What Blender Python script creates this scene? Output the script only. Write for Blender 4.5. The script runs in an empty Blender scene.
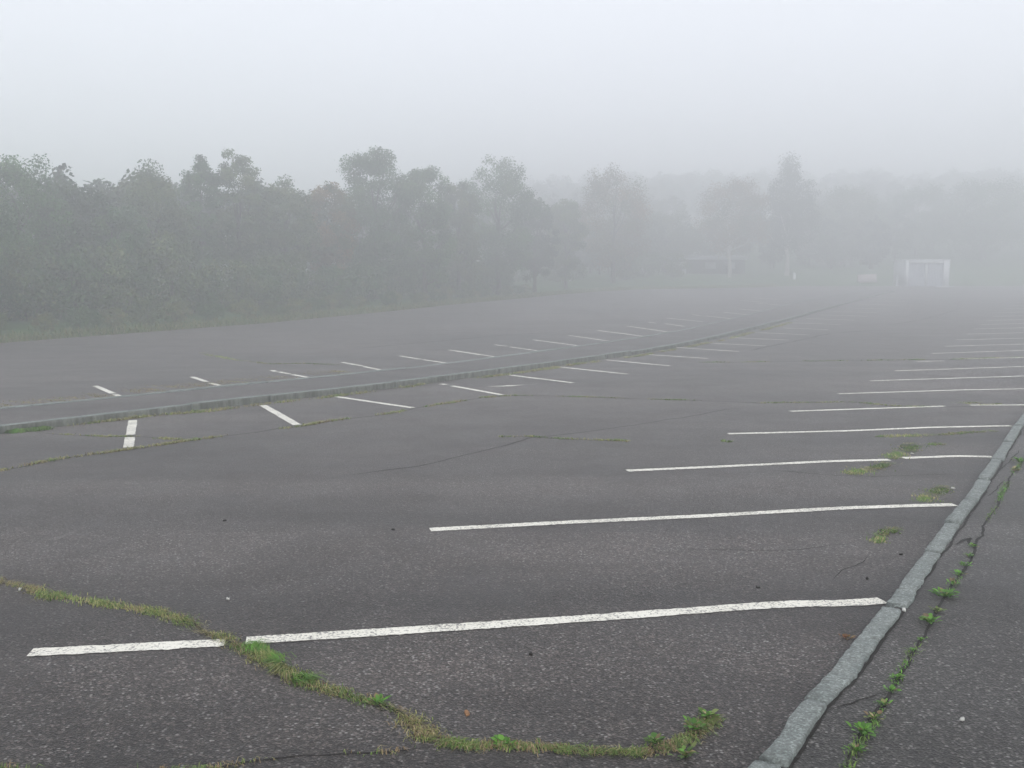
import bpy, math, random
import numpy as np
from mathutils import Vector

random.seed(11)
RNG = np.random.default_rng(11)
scene = bpy.context.scene
COL = scene.collection

# ------------------------------------------------------------------ camera
F = 1000.0
CX, CY = 512.0, 384.0
EYE = 2.0
HORIZON = 288.0
PITCH = math.atan((CY - HORIZON) / F)
cam_data = bpy.data.cameras.new("camera")
cam_data.sensor_fit = 'HORIZONTAL'
cam_data.sensor_width = 36.0
cam_data.lens = 36.0 * F / 1024.0
cam_data.clip_start = 0.1
cam_data.clip_end = 2000.0
cam = bpy.data.objects.new("camera", cam_data)
COL.objects.link(cam)
cam.location = (0, 0, EYE)
cam.rotation_euler = (math.pi / 2 - PITCH, 0, 0)
scene.camera = cam


def ray(px, py):
    """direction of the line of sight through a point of the photograph, per metre of Y"""
    a, b = (px - CX) / F, (CY - py) / F
    dy = math.cos(PITCH) + b * math.sin(PITCH)
    dz = -math.sin(PITCH) + b * math.cos(PITCH)
    return a / dy, dz / dy


def softplus(t, w):
    t = np.asarray(t, dtype=float) / w
    return w * np.where(t > 30, t, np.log1p(np.exp(np.minimum(t, 30))))


def g(y):
    """height of the car park: level near the camera, then climbing gently"""
    return 0.025 * softplus(np.asarray(y, float) - 30.0, 3.0) + 0.012 * softplus(np.asarray(y, float) - 88.0, 4.0)


LOT_END = 109.0


def hit(px, py, zo=0.0, ymax=LOT_END):
    """the point of the ground (raised by zo) seen at a point of the photograph"""
    dx, dz = ray(px, py)
    lo, prev = None, None
    for y in np.arange(1.0, ymax + 0.5, 0.5):
        v = EYE + dz * y - float(g(y)) - zo
        if v <= 0:
            lo = y - 0.5
            break
    if lo is None:
        y = ymax
        return np.array([dx * y, y])
    a, b = lo, lo + 0.5
    for _ in range(40):
        m = (a + b) / 2
        if EYE + dz * m - float(g(m)) - zo > 0:
            a = m
        else:
            b = m
    return np.array([dx * a, a])


def wander(p, amp, seed=3):
    """a crack's own jagged course about the measured one"""
    q = resample(p, 0.03)
    d = np.arange(len(q)) * 0.03
    r = np.random.default_rng(seed)
    o = np.zeros(len(q))
    for wl, a in ((.9, 1.0), (.37, .6), (.16, .38), (.07, .22)):
        kn_ = np.arange(0, d[-1] + 2 * wl, wl)
        o += np.interp(d, kn_, r.normal(0, 1, len(kn_))) * a
    e = np.clip(np.minimum(d, d[-1] - d) / .4, 0, 1)
    _, nn = normals(smooth_path(q, 0.03, 8)) if len(q) > 20 else normals(q)
    nn = nn[:len(q)] if len(nn) >= len(q) else np.vstack([nn, np.repeat(nn[-1:], len(q) - len(nn), 0)])
    return q + nn * (o * e * amp)[:, None]


def path(pts, zo=0.0):
    return np.array([hit(x, y, zo) for x, y in pts])


def resample(p, step):
    p = np.asarray(p, float)
    d = np.r_[0, np.cumsum(np.hypot(*np.diff(p, axis=0).T))]
    n = max(2, int(round(d[-1] / step)) + 1)
    t = np.linspace(0, d[-1], n)
    return np.stack([np.interp(t, d, p[:, 0]), np.interp(t, d, p[:, 1])], 1)


def smooth_path(p, step, k=5):
    q = resample(p, step)
    if len(q) < 2 * k:
        return q
    w = np.ones(2 * k + 1) / (2 * k + 1)
    out = q.copy()
    for c in (0, 1):
        pad = np.r_[2 * q[0, c] - q[k:0:-1, c], q[:, c], 2 * q[-1, c] - q[-2:-k - 2:-1, c]]
        out[:, c] = np.convolve(pad, w, 'valid')
    return out


def normals(p):
    t = np.gradient(p, axis=0)
    t /= np.maximum(np.linalg.norm(t, axis=1, keepdims=True), 1e-9)
    return t, np.stack([-t[:, 1], t[:, 0]], 1)      # tangent, left-hand normal


# ------------------------------------------------------------------ mesh helpers
def mesh_np(name, verts, faces_flat, sizes, mats, mat_idx=None, tint=None, smooth=False):
    me = bpy.data.meshes.new(name)
    verts = np.asarray(verts, np.float32).reshape(-1, 3)
    faces_flat = np.asarray(faces_flat, np.int32).ravel()
    sizes = np.asarray(sizes, np.int32)
    me.vertices.add(len(verts))
    me.vertices.foreach_set("co", verts.ravel())
    me.loops.add(len(faces_flat))
    me.loops.foreach_set("vertex_index", faces_flat)
    me.polygons.add(len(sizes))
    starts = np.r_[0, np.cumsum(sizes)[:-1]].astype(np.int32)
    me.polygons.foreach_set("loop_start", starts)
    me.polygons.foreach_set("loop_total", sizes)
    if mat_idx is not None:
        me.polygons.foreach_set("material_index", np.asarray(mat_idx, np.int32))
    if smooth:
        me.polygons.foreach_set("use_smooth", np.ones(len(sizes), bool))
    if tint is not None:
        at = me.color_attributes.new("tint", 'FLOAT_COLOR', 'POINT')
        c = np.ones((len(verts), 4), np.float32)
        c[:, :3] = tint
        at.data.foreach_set("color", c.ravel())
    me.update(calc_edges=True)
    me.validate()
    for m in (mats if isinstance(mats, (list, tuple)) else [mats]):
        me.materials.append(m)
    return me


class MB:
    """collects shapes that become ONE mesh object"""

    def __init__(self):
        self.v, self.f, self.m = [], [], []

    def add(self, verts, faces, mi=0):
        o = len(self.v)
        self.v += [tuple(map(float, q)) for q in verts]
        self.f += [tuple(i + o for i in fc) for fc in faces]
        self.m += [mi] * len(faces)

    def box(self, c, s, rz=0.0, mi=0, bev=0.0):
        hx, hy, hz = s[0] / 2, s[1] / 2, s[2] / 2
        ca, sa = math.cos(rz), math.sin(rz)
        if bev <= 0:
            prof = [(-hx, -hy), (hx, -hy), (hx, hy), (-hx, hy)]
        else:
            b = bev
            prof = [(-hx + b, -hy), (hx - b, -hy), (hx, -hy + b), (hx, hy - b), (hx - b, hy), (-hx + b, hy), (-hx, hy - b), (-hx, -hy + b)]
        n = len(prof)
        vs = [(c[0] + x * ca - y * sa, c[1] + x * sa + y * ca, c[2] + z) for z in (-hz, hz) for x, y in prof]
        fs = [tuple(range(n - 1, -1, -1)), tuple(range(n, 2 * n))] + [(i, (i + 1) % n, n + (i + 1) % n, n + i) for i in range(n)]
        self.add(vs, fs, mi)

    def tube(self, pts, rad, n=7, mi=0):
        pts = [Vector(p) for p in pts]
        vs = []
        for i, p in enumerate(pts):
            t = (pts[min(i + 1, len(pts) - 1)] - pts[max(i - 1, 0)]).normalized()
            a = t.cross(Vector((0.31, 0.95, 0.05))).normalized()
            b = t.cross(a)
            for k in range(n):
                w = 2 * math.pi * k / n
                vs.append(p + (a * math.cos(w) + b * math.sin(w)) * rad[i])
        fs = [(i * n + k, i * n + (k + 1) % n, (i + 1) * n + (k + 1) % n, (i + 1) * n + k) for i in range(len(pts) - 1) for k in range(n)]
        fs += [tuple(range(n - 1, -1, -1)), tuple(range((len(pts) - 1) * n, len(pts) * n))]
        self.add(vs, fs, mi)

    def lathe(self, prof, c=(0, 0, 0), n=20, mi=0):
        vs, fs = [], []
        for r, z in prof:
            for k in range(n):
                w = 2 * math.pi * k / n
                vs.append((c[0] + r * math.cos(w), c[1] + r * math.sin(w), c[2] + z))
        for i in range(len(prof) - 1):
            for k in range(n):
                fs.append((i * n + k, i * n + (k + 1) % n, (i + 1) * n + (k + 1) % n, (i + 1) * n + k))
        fs += [tuple(range(n - 1, -1, -1)), tuple(range((len(prof) - 1) * n, len(prof) * n))]
        self.add(vs, fs, mi)

    def build(self, name, mats, parent=None, smooth=False, loc=(0, 0, 0)):
        me = mesh_np(name, self.v, [i for f in self.f for i in f], [len(f) for f in self.f], mats, self.m, smooth=smooth)
        return link(name, me, parent, loc)


def link(name, me, parent=None, loc=(0, 0, 0)):
    o = bpy.data.objects.new(name, me)
    COL.objects.link(o)
    o.location = loc
    if parent is not None:
        o.parent = parent
    return o


def tag(o, label=None, cat=None, group=None, kind=None):
    for k, v in (('label', label), ('category', cat), ('group', group), ('kind', kind)):
        if v:
            o[k] = v
    return o


def empty(name, loc, label, cat, group=None):
    o = bpy.data.objects.new(name, None)
    COL.objects.link(o)
    o.location = loc
    o.empty_display_size = 0.3
    return tag(o, label, cat, group)


# ------------------------------------------------------------------ materials
def new_mat(name):
    m = bpy.data.materials.new(name)
    m.use_nodes = True
    nt = m.node_tree
    nt.nodes.clear()
    out = nt.nodes.new('ShaderNodeOutputMaterial')
    bs = nt.nodes.new('ShaderNodeBsdfPrincipled')
    nt.links.new(bs.outputs[0], out.inputs[0])
    return m, nt, bs, out


def node(nt, kind, **kw):
    n = nt.nodes.new(kind)
    for k, v in kw.items():
        if k.startswith('i_'):
            n.inputs[k[2:].replace('_', ' ')].default_value = v
        else:
            setattr(n, k, v)
    return n


def ramp(nt, fac, stops):
    r = nt.nodes.new('ShaderNodeValToRGB')
    e = r.color_ramp.elements
    while len(e) < len(stops):
        e.new(0.5)
    for el, (p, c) in zip(e, stops):
        el.position = p
        el.color = (c[0], c[1], c[2], 1) if hasattr(c, '__len__') else (c, c, c, 1)
    nt.links.new(fac, r.inputs[0])
    return r.outputs[0]


def mixc(nt, fac, a, b, mode='MIX'):
    n = nt.nodes.new('ShaderNodeMix')
    n.data_type = 'RGBA'
    n.blend_type = mode
    for sock, v in ((n.inputs[0], fac), (n.inputs[6], a), (n.inputs[7], b)):
        if isinstance(v, bpy.types.NodeSocket):
            nt.links.new(v, sock)
        elif hasattr(v, '__len__'):
            sock.default_value = (v[0], v[1], v[2], 1)
        else:
            sock.default_value = v
    return n.outputs[2]


def world_co(nt):
    return nt.nodes.new('ShaderNodeNewGeometry').outputs['Position']


def noise(nt, co, scale, detail=4, rough=0.55, dist=0.0):
    n = node(nt, 'ShaderNodeTexNoise')
    n.inputs['Scale'].default_value = scale
    n.inputs['Detail'].default_value = detail
    n.inputs['Roughness'].default_value = rough
    n.inputs['Distortion'].default_value = dist
    nt.links.new(co, n.inputs['Vector'])
    return n.outputs[0]


def voro(nt, co, scale, feature='F1'):
    n = node(nt, 'ShaderNodeTexVoronoi', feature=feature)
    n.inputs['Scale'].default_value = scale
    nt.links.new(co, n.inputs['Vector'])
    return n


def bump(nt, bs, h, strength, dist):
    b = node(nt, 'ShaderNodeBump')
    b.inputs['Strength'].default_value = strength
    b.inputs['Distance'].default_value = dist
    nt.links.new(h, b.inputs['Height'])
    nt.links.new(b.outputs[0], bs.inputs['Normal'])


def asphalt(name, lo, hi, speck=0.9):
    m, nt, bs, _ = new_mat(name)
    co = world_co(nt)
    big = noise(nt, co, 0.16, 5, 0.6, 0.4)
    mid = noise(nt, co, 1.3, 5, 0.65)
    base = mixc(nt, ramp(nt, big, [(0.32, 0), (0.68, 1)]), lo, hi)
    base = mixc(nt, 0.7, base, ramp(nt, mid, [(0.25, 0.62), (0.75, 1.2)]), 'MULTIPLY')
    # aggregate: stones of several greys, the odd pale chip
    vc = voro(nt, co, 92.0)
    sep = node(nt, 'ShaderNodeSeparateColor')
    nt.links.new(vc.outputs['Color'], sep.inputs[0])
    grain = ramp(nt, sep.outputs[0], [(0.0, 0.25), (0.5, 0.80), (0.82, 1.5), (1.0, 3.8)])
    base = mixc(nt, speck, base, grain, 'MULTIPLY')
    fine = noise(nt, co, 30.0, 6, 0.8)
    base = mixc(nt, 0.8, base, ramp(nt, fine, [(0.3, 0.5), (0.5, 0.95), (0.7, 1.5)]), 'MULTIPLY')
    vb = voro(nt, co, 52.0)
    sb = node(nt, 'ShaderNodeSeparateColor')
    nt.links.new(vb.outputs['Color'], sb.inputs[0])
    chip = ramp(nt, sb.outputs[1], [(0.74, 0.0), (0.95, 1.0)])
    near = ramp(nt, vb.outputs['Distance'], [(0.25, 1.0), (0.48, 0.0)])
    chip = mixc(nt, 1.0, chip, near, 'MULTIPLY')
    base = mixc(nt, mixc(nt, 1.0, chip, (0.55, 0.55, 0.55), 'MULTIPLY'), base, (0.36, 0.35, 0.33))
    # years of tyres along the lanes: long soft bands, and damp blotches
    mp = node(nt, 'ShaderNodeMapping')
    mp.inputs['Rotation'].default_value = (0, 0, LANE)
    mp.inputs['Scale'].default_value = (0.06, 0.55, 1)
    nt.links.new(co, mp.inputs['Vector'])
    bands = noise(nt, mp.outputs[0], 1.0, 4, 0.6, 0.6)
    base = mixc(nt, 0.85, base, ramp(nt, bands, [(0.34, 0.46), (0.60, 1.30)]), 'MULTIPLY')
    # warm and cool stain patches
    st = noise(nt, co, 0.55, 6, 0.7, 0.8)
    base = mixc(nt, ramp(nt, st, [(0.46, 0.0), (0.66, 0.9)]), base, mixc(nt, 1.0, base, (0.52, 0.49, 0.48), 'MULTIPLY'))
    nt.links.new(base, bs.inputs['Base Color'])
    rg = ramp(nt, mid, [(0.3, 0.52), (0.7, 0.66)])
    nt.links.new(rg, bs.inputs['Roughness'])
    bs.inputs['Specular IOR Level'].default_value = 0.28
    bs.inputs['Diffuse Roughness'].default_value = 1.0
    bs.inputs['Sheen Weight'].default_value = 0.16        # dust-like sheen, added to brighten the asphalt at grazing angles
    bs.inputs['Sheen Roughness'].default_value = 0.3
    bs.inputs['Sheen Tint'].default_value = (1.0, 0.94, 0.90, 1)
    bump(nt, bs, vc.outputs['Distance'], 0.5, 0.006)
    return m


LANE = -math.atan2(0.857, 0.515)
M = {}
M['asphalt'] = asphalt("worn_asphalt", (0.0262, 0.0222, 0.0200), (0.051, 0.0432, 0.0392))
M['path_asphalt'] = asphalt("path_asphalt", (0.027, 0.0252, 0.023), (0.041, 0.0385, 0.0355), 0.85)
M['island_asphalt'] = asphalt("island_asphalt", (0.023, 0.0190, 0.0170), (0.038, 0.0315, 0.0285), 0.8)


def simple(name, col, rough=0.7, vary=0.25, scale=6.0, bumpy=0.0, spec=0.4):
    m, nt, bs, _ = new_mat(name)
    co = world_co(nt)
    n = noise(nt, co, scale, 5, 0.65)
    c = mixc(nt, 1.0, col, ramp(nt, n, [(0.25, 1 - vary), (0.75, 1 + vary)]), 'MULTIPLY')
    nt.links.new(c, bs.inputs['Base Color'])
    bs.inputs['Roughness'].default_value = rough
    bs.inputs['Specular IOR Level'].default_value = spec
    if bumpy:
        bump(nt, bs, n, bumpy, 0.02)
    return m


M['crack'] = simple("crack_soil", (0.012, 0.010, 0.008), 0.95, 0.5, 30.0, 0.4)
M['tar'] = simple("old_seam", (0.017, 0.015, 0.014), 0.9, 0.4, 5.0)


def paint_mat():
    m, nt, bs, _ = new_mat("road_paint")
    co = world_co(nt)
    wear = noise(nt, co, 42.0, 6, 0.75)
    patch = noise(nt, co, 2.2, 4, 0.6)
    v = voro(nt, co, 95.0)
    sep = node(nt, 'ShaderNodeSeparateColor')
    nt.links.new(v.outputs['Color'], sep.inputs[0])
    w = mixc(nt, 0.5, wear, sep.outputs[0])
    w = mixc(nt, 0.35, w, patch)
    fac = ramp(nt, w, [(0.34, 1.0), (0.45, 0.0)])
    c = mixc(nt, ramp(nt, patch, [(0.3, 0), (0.7, 1)]), (0.64, 0.615, 0.53), (0.77, 0.745, 0.66))
    c = mixc(nt, fac, c, (0.20, 0.19, 0.18))
    nt.links.new(c, bs.inputs['Base Color'])
    bs.inputs['Roughness'].default_value = 0.65
    bump(nt, bs, v.outputs['Distance'], 0.3, 0.004)
    return m


M['paint'] = paint_mat()
M['faint_paint'] = simple("faded_paint", (0.22, 0.215, 0.20), 0.75, 0.5, 12.0)


def granite_mat():
    m, nt, bs, _ = new_mat("kerb_granite")
    co = world_co(nt)
    v = voro(nt, co, 110.0)
    sep = node(nt, 'ShaderNodeSeparateColor')
    nt.links.new(v.outputs['Color'], sep.inputs[0])
    n = noise(nt, co, 5.0, 6, 0.7, 0.5)
    c = mixc(nt, ramp(nt, n, [(0.3, 0), (0.7, 1)]), (0.125, 0.145, 0.135), (0.225, 0.245, 0.23))
    c = mixc(nt, 0.8, c, ramp(nt, sep.outputs[0], [(0, 0.55), (0.7, 1.0), (1, 1.7)]), 'MULTIPLY')
    n2 = noise(nt, co, 16.0, 5, 0.7)
    c = mixc(nt, ramp(nt, n2, [(0.54, 0.0), (0.68, 0.75)]), c, (0.085, 0.09, 0.08))
    nt.links.new(c, bs.inputs['Base Color'])
    bs.inputs['Roughness'].default_value = 0.75
    bump(nt, bs, n2, 1.0, 0.02)
    return m


M['granite'] = granite_mat()


def mossy_mat():
    m, nt, bs, _ = new_mat("mossy_kerb_face")
    co = world_co(nt)
    mp = node(nt, 'ShaderNodeMapping')
    mp.inputs['Scale'].default_value = (7, 7, 1.2)
    nt.links.new(co, mp.inputs['Vector'])
    n = noise(nt, mp.outputs[0], 1.0, 5, 0.7)
    n2 = noise(nt, co, 20.0, 4, 0.7)
    c = mixc(nt, ramp(nt, n, [(0.35, 0), (0.65, 1)]), (0.055, 0.06, 0.048), (0.20, 0.21, 0.185))
    c = mixc(nt, ramp(nt, n2, [(0.5, 0), (0.7, 0.6)]), c, (0.06, 0.07, 0.035))
    nt.links.new(c, bs.inputs['Base Color'])
    bs.inputs['Roughness'].default_value = 0.9
    bump(nt, bs, n2, 0.6, 0.01)
    return m


M['mossy'] = mossy_mat()
M['old_paint'] = simple("rubbed_kerb_paint", (0.33, 0.30, 0.24), 0.8, 0.3, 20)


def tint_mat(name, rough=0.6, trans=0.35, spec=0.35):
    """leaves and blades: each carries its own colour; light also comes through them"""
    m, nt, bs, out = new_mat(name)
    a = node(nt, 'ShaderNodeAttribute', attribute_name='tint')
    nt.links.new(a.outputs['Color'], bs.inputs['Base Color'])
    bs.inputs['Roughness'].default_value = rough
    bs.inputs['Specular IOR Level'].default_value = spec
    tr = node(nt, 'ShaderNodeBsdfTranslucent')
    nt.links.new(a.outputs['Color'], tr.inputs['Color'])
    mx = node(nt, 'ShaderNodeMixShader')
    mx.inputs[0].default_value = trans
    nt.links.new(bs.outputs[0], mx.inputs[1])
    nt.links.new(tr.outputs[0], mx.inputs[2])
    nt.links.new(mx.outputs[0], out.inputs[0])
    return m


M['leaf'] = tint_mat("foliage")
M['grass'] = tint_mat("grass_blades", 0.65, 0.3)
M['bark'] = simple("dark_bark", (0.075, 0.065, 0.055), 0.9, 0.4, 9, 0.6)
M['birch'] = simple("pale_bark", (0.42, 0.40, 0.37), 0.8, 0.35, 5, 0.3)
M['turf'] = simple("turf", (0.05, 0.105, 0.03), 0.9, 0.45, 0.6, 0.4)
M['white_metal'] = simple("white_painted_steel", (0.60, 0.625, 0.635), 0.5, 0.12, 2.5)
M['grey_metal'] = simple("ribbed_grey_steel", (0.36, 0.385, 0.425), 0.5, 0.15, 2.0)
M['pale_strip'] = simple("pale_post_paint", (0.46, 0.485, 0.49), 0.5, 0.12, 2.5)
M['shed_wall'] = simple("grey_boards", (0.035, 0.037, 0.04), 0.8, 0.25, 3.0)
M['shed_pale'] = simple("pale_boards", (0.48, 0.50, 0.49), 0.8, 0.12, 3.0)
M['roofing'] = simple("roofing_felt", (0.30, 0.31, 0.32), 0.8, 0.2, 3.0)
M['block'] = simple("pinkish_concrete", (0.46, 0.39, 0.38), 0.85, 0.2, 4.0, 0.3)
M['dead_leaf'] = simple("dead_leaf", (0.24, 0.12, 0.05), 0.7, 0.5, 40)
M['chip'] = simple("pale_chip", (0.55, 0.54, 0.5), 0.8, 0.2, 50)

# ------------------------------------------------------------------ outlines, measured off the photograph and laid on the ground
KERB_L = path([(749, 767), (764, 747), (799, 701), (827, 674), (850, 644), (880, 608), (903, 575), (925, 548), (947, 519),
               (964, 498), (978, 477), (993, 456), (1014, 425), (1024, 412)], 0.10)
KERB_R = path([(787, 767), (807, 737), (840, 691), (870, 654), (897, 613), (917, 581), (940, 553), (953, 533), (970, 508),
               (987, 483), (1003, 456), (1020, 435), (1034, 415)], 0.10)
kd = (KERB_L[-1] - KERB_L[2]); kd /= np.linalg.norm(kd)
kn = np.array([kd[1], -kd[0]])                       # to the right of the kerb
KW = float(np.mean([(r - KERB_L[0]) @ kn for r in KERB_R[:10]]) - np.mean([(r - KERB_L[0]) @ kn for r in KERB_L[:10]]))
KW = 0.114
mean_off = np.mean([(r - KERB_L[0]) @ kn for r in KERB_L])
K0 = KERB_L[0] + kn * mean_off                       # a straight line through the kerb's lot-side edge


def kerb_x(y):                                       # lot-side edge of the near kerb
    return K0[0] + (np.asarray(y, float) - K0[1]) * kd[0] / kd[1]


LEFT_PX = [(0, 343), (66, 338), (133, 333), (199, 328), (266, 323), (340, 316), (386, 311.5), (453, 304.5), (519, 298.5), (560, 294.5),
           (602, 291.2), (640, 289.4), (700, 288.3), (760, 287.4)]
LB = path(LEFT_PX)
LB = LB[np.r_[True, np.diff(LB[:, 1]) > 0.05]]
s0 = (LB[1] - LB[0]) / (LB[1][1] - LB[0][1])
pre = np.array([LB[0] + s0 * (y - LB[0][1]) for y in (-40.0, 0.0, 20.0)])
LB = np.vstack([pre, LB, [[LB[-1][0] + 4, LOT_END]]])
lbx = lambda y: np.interp(y, LB[:, 1], LB[:, 0])

PAVE_W = 16.0
bound = np.vstack([LB, [[kerb_x(LOT_END) + PAVE_W, LOT_END]], [[kerb_x(-40) + PAVE_W, -40]], [LB[0]]])


def seg_dist(px, py):
    d = np.full(px.shape, 1e9)
    for a, b in zip(bound[:-1], bound[1:]):
        ab = b - a
        t = np.clip(((px - a[0]) * ab[0] + (py - a[1]) * ab[1]) / (ab @ ab), 0, 1)
        d = np.minimum(d, np.hypot(px - a[0] - t * ab[0], py - a[1] - t * ab[1]))
    return d


def sstep(t):
    t = np.clip(t, 0, 1)
    return t * t * (3 - 2 * t)


def ground_z(x, y):
    x, y = np.asarray(x, float), np.asarray(y, float)
    ins = (y > -40) & (y < LOT_END) & (x > lbx(y)) & (x < kerb_x(y) + PAVE_W)
    sd = np.where(ins, -1, 1) * seg_dist(x, y)
    h = np.clip(0.20 * sd - 0.05, -0.45, 0.10) + 0.085 * np.clip(sd - 1.0, 0, 10) + 0.02 * np.clip(sd - 11.0, 0, 20)
    hill = 11.0 * sstep((y - 118) / 95) * sstep((x + 25) / 75)
    return g(np.clip(y, -60, 170)) + h + hill


def gz(x, y):
    return float(ground_z(np.array([x]), np.array([y]))[0])


# ------------------------------------------------------------------ the ground and the car park
def grid_obj(name, xs, ys, mat):
    X, Y = np.meshgrid(xs, ys)
    Z = ground_z(X, Y)
    nx, ny = len(xs), len(ys)
    i = np.arange(nx * ny).reshape(ny, nx)
    f = np.stack([i[:-1, :-1], i[:-1, 1:], i[1:, 1:], i[1:, :-1]], -1).reshape(-1, 4)
    me = mesh_np(name, np.stack([X, Y, Z], -1).reshape(-1, 3), f, np.full(len(f), 4), mat, smooth=True)
    return link(name, me)


gxs = np.unique(np.r_[np.linspace(-260, -60, 21), np.linspace(-60, 100, 161), np.linspace(100, 300, 21)])
gys = np.unique(np.r_[np.linspace(-60, 20, 17), np.linspace(20, 135, 116), np.linspace(135, 400, 40)])
ground = tag(grid_obj("ground", gxs, gys, M['turf']), kind='structure')


def rows_sheet(mb, ys, xl, xr, zf, mi=0, ncol=1):
    n = ncol + 1
    vs = [(xl(y) + (xr(y) - xl(y)) * c / ncol, y, zf(y)) for y in ys for c in range(n)]
    fs = [(r * n + c, r * n + c + 1, (r + 1) * n + c + 1, (r + 1) * n + c) for r in range(len(ys) - 1) for c in range(ncol)]
    mb.add(vs, fs, mi)


def ribbon(mb, p, w, zf, mi=0, jag=0.0, step=0.05, seed=0, pinch=True, rag=0.0):
    """a flat strip along a path, with an uneven edge and thinning ends"""
    r = np.random.default_rng(seed)
    q = resample(p, step)
    if jag:
        _, nn = normals(q)
        d = np.convolve(r.normal(0, 1, len(q) + 8), np.ones(9) / 3.0, 'valid')
        q = q + nn * d[:, None] * jag
    _, nn = normals(q)
    k = len(q)
    a = np.convolve(r.uniform(0.3, 1.5, k + 2), np.ones(3) / 3, 'valid') * w / 2 if jag else np.full(k, w / 2)
    b = np.convolve(r.uniform(0.3, 1.5, k + 2), np.ones(3) / 3, 'valid') * w / 2 if jag else np.full(k, w / 2)
    if pinch and jag:
        e = np.clip(np.minimum(np.arange(k), np.arange(k)[::-1]) / 4.0, 0.1, 1)
        a, b = a * e, b * e
    if rag:
        a = a + r.normal(0, 1, k) * rag + np.convolve(r.normal(0, 1, k + 12), np.ones(13) / 6, 'valid') * rag
        b = b + r.normal(0, 1, k) * rag + np.convolve(r.normal(0, 1, k + 12), np.ones(13) / 6, 'valid') * rag
    L, R = q + nn * a[:, None], q - nn * b[:, None]
    vs = []
    for i in range(k):
        vs += [(L[i][0], L[i][1], zf(L[i])), (R[i][0], R[i][1], zf(R[i]))]
    mb.add(vs, [(2 * i + 1, 2 * i + 3, 2 * i + 2, 2 * i) for i in range(k - 1)], mi)


lot_ys = np.unique(np.r_[np.linspace(-38, 20, 30), np.linspace(20, 100, 161), np.linspace(100, LOT_END, 37)])
lot = MB()
rows_sheet(lot, lot_ys, lambda y: float(lbx(y)), lambda y: float(kerb_x(y)) + 0.06, lambda y: float(g(y)), 0, 6)

CRACK_A = [(-40, 574), (0, 582), (40, 592), (100, 602), (165, 615), (205, 628), (240, 643), (262, 656), (300, 680), (340, 692), (378, 706), (410, 722), (432, 741)]
CRACK_A2 = [(432, 741), (470, 748), (540, 746), (600, 745), (640, 746), (680, 738), (700, 727), (715, 716)]
SEAM = [(-60, 770), (60, 767), (200, 764), (280, 761), (330, 757), (390, 753), (432, 747)]
CRACK_B = [(-90, 481), (0, 470), (60, 459), (120, 451), (180, 442), (240, 434), (300, 426), (330, 421), (380, 415), (440, 405), (480, 398), (515, 395.5),
           (560, 396), (640, 399), (680, 400), (760, 403), (850, 402), (900, 406.5), (960, 407), (1000, 404)]
CRACK_C = [(36, 433), (80, 435), (130, 437), (170, 439), (205, 440.5)]
CRACK_D = [(500, 437), (530, 436.5), (560, 438), (600, 440), (630, 441.5)]
SEAM_D = [(345, 476), (430, 463), (500, 447), (530, 438), (600, 430), (680, 418), (740, 408)]
CRACK_E = [(700, 362.5), (760, 362), (830, 361), (900, 360), (960, 359.4), (1030, 357)]
CRACK_F = [(747, 351), (790, 342), (831, 333.5), (870, 330.5), (920, 330), (1010, 330)]
CRACK_G = [(200, 353), (235, 360), (270, 364), (300, 363.5), (340, 365)]
CRACK_H = [(350, 349), (420, 343), (500, 335.5), (560, 332)]
CRACK_I = [(888, 325), (920, 320), (940, 315), (958, 309)]
CRACK_J = [(780, 309.5), (830, 309.4), (900, 309.2), (1000, 309)]
CRACK_K = [(868, 556), (855, 565), (845, 570), (832, 581)]
CRACK_L = [(770, 470.5), (840, 475), (900, 476), (955, 474)]
CRACK_M = [(690, 550), (740, 550), (800, 547), (850, 544)]
zl = lambda h: (lambda q: float(g(q[1])) + h)
for i, (c, w, j) in enumerate([(CRACK_A, .022, .012), (CRACK_A2, .018, .012), (SEAM, .014, .006), (CRACK_B, .034, .02), (CRACK_C, .02, .02), (CRACK_D, .03, .02),
                               (CRACK_E, .075, .03), (CRACK_F, .075, .03), (CRACK_G, .05, .03), (CRACK_H, .075, .04), (CRACK_I, .06, .04), (CRACK_J, .07, .04),
                               (CRACK_K, .010, .012), (CRACK_L, .014, .02), (CRACK_M, .008, .012)]):
    ribbon(lot, wander(path(c), .022), w, zl(0.002), 1, j * .4, 0.05 if i < 6 or i > 11 else 0.15, 40 + i)
ribbon(lot, wander(path(SEAM_D), .02), 0.026, zl(0.002), 2, 0.008, 0.1, 77)
parking_lot = tag(lot.build("parking_lot", [M['asphalt'], M['crack'], M['tar']]), kind='structure')

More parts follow.
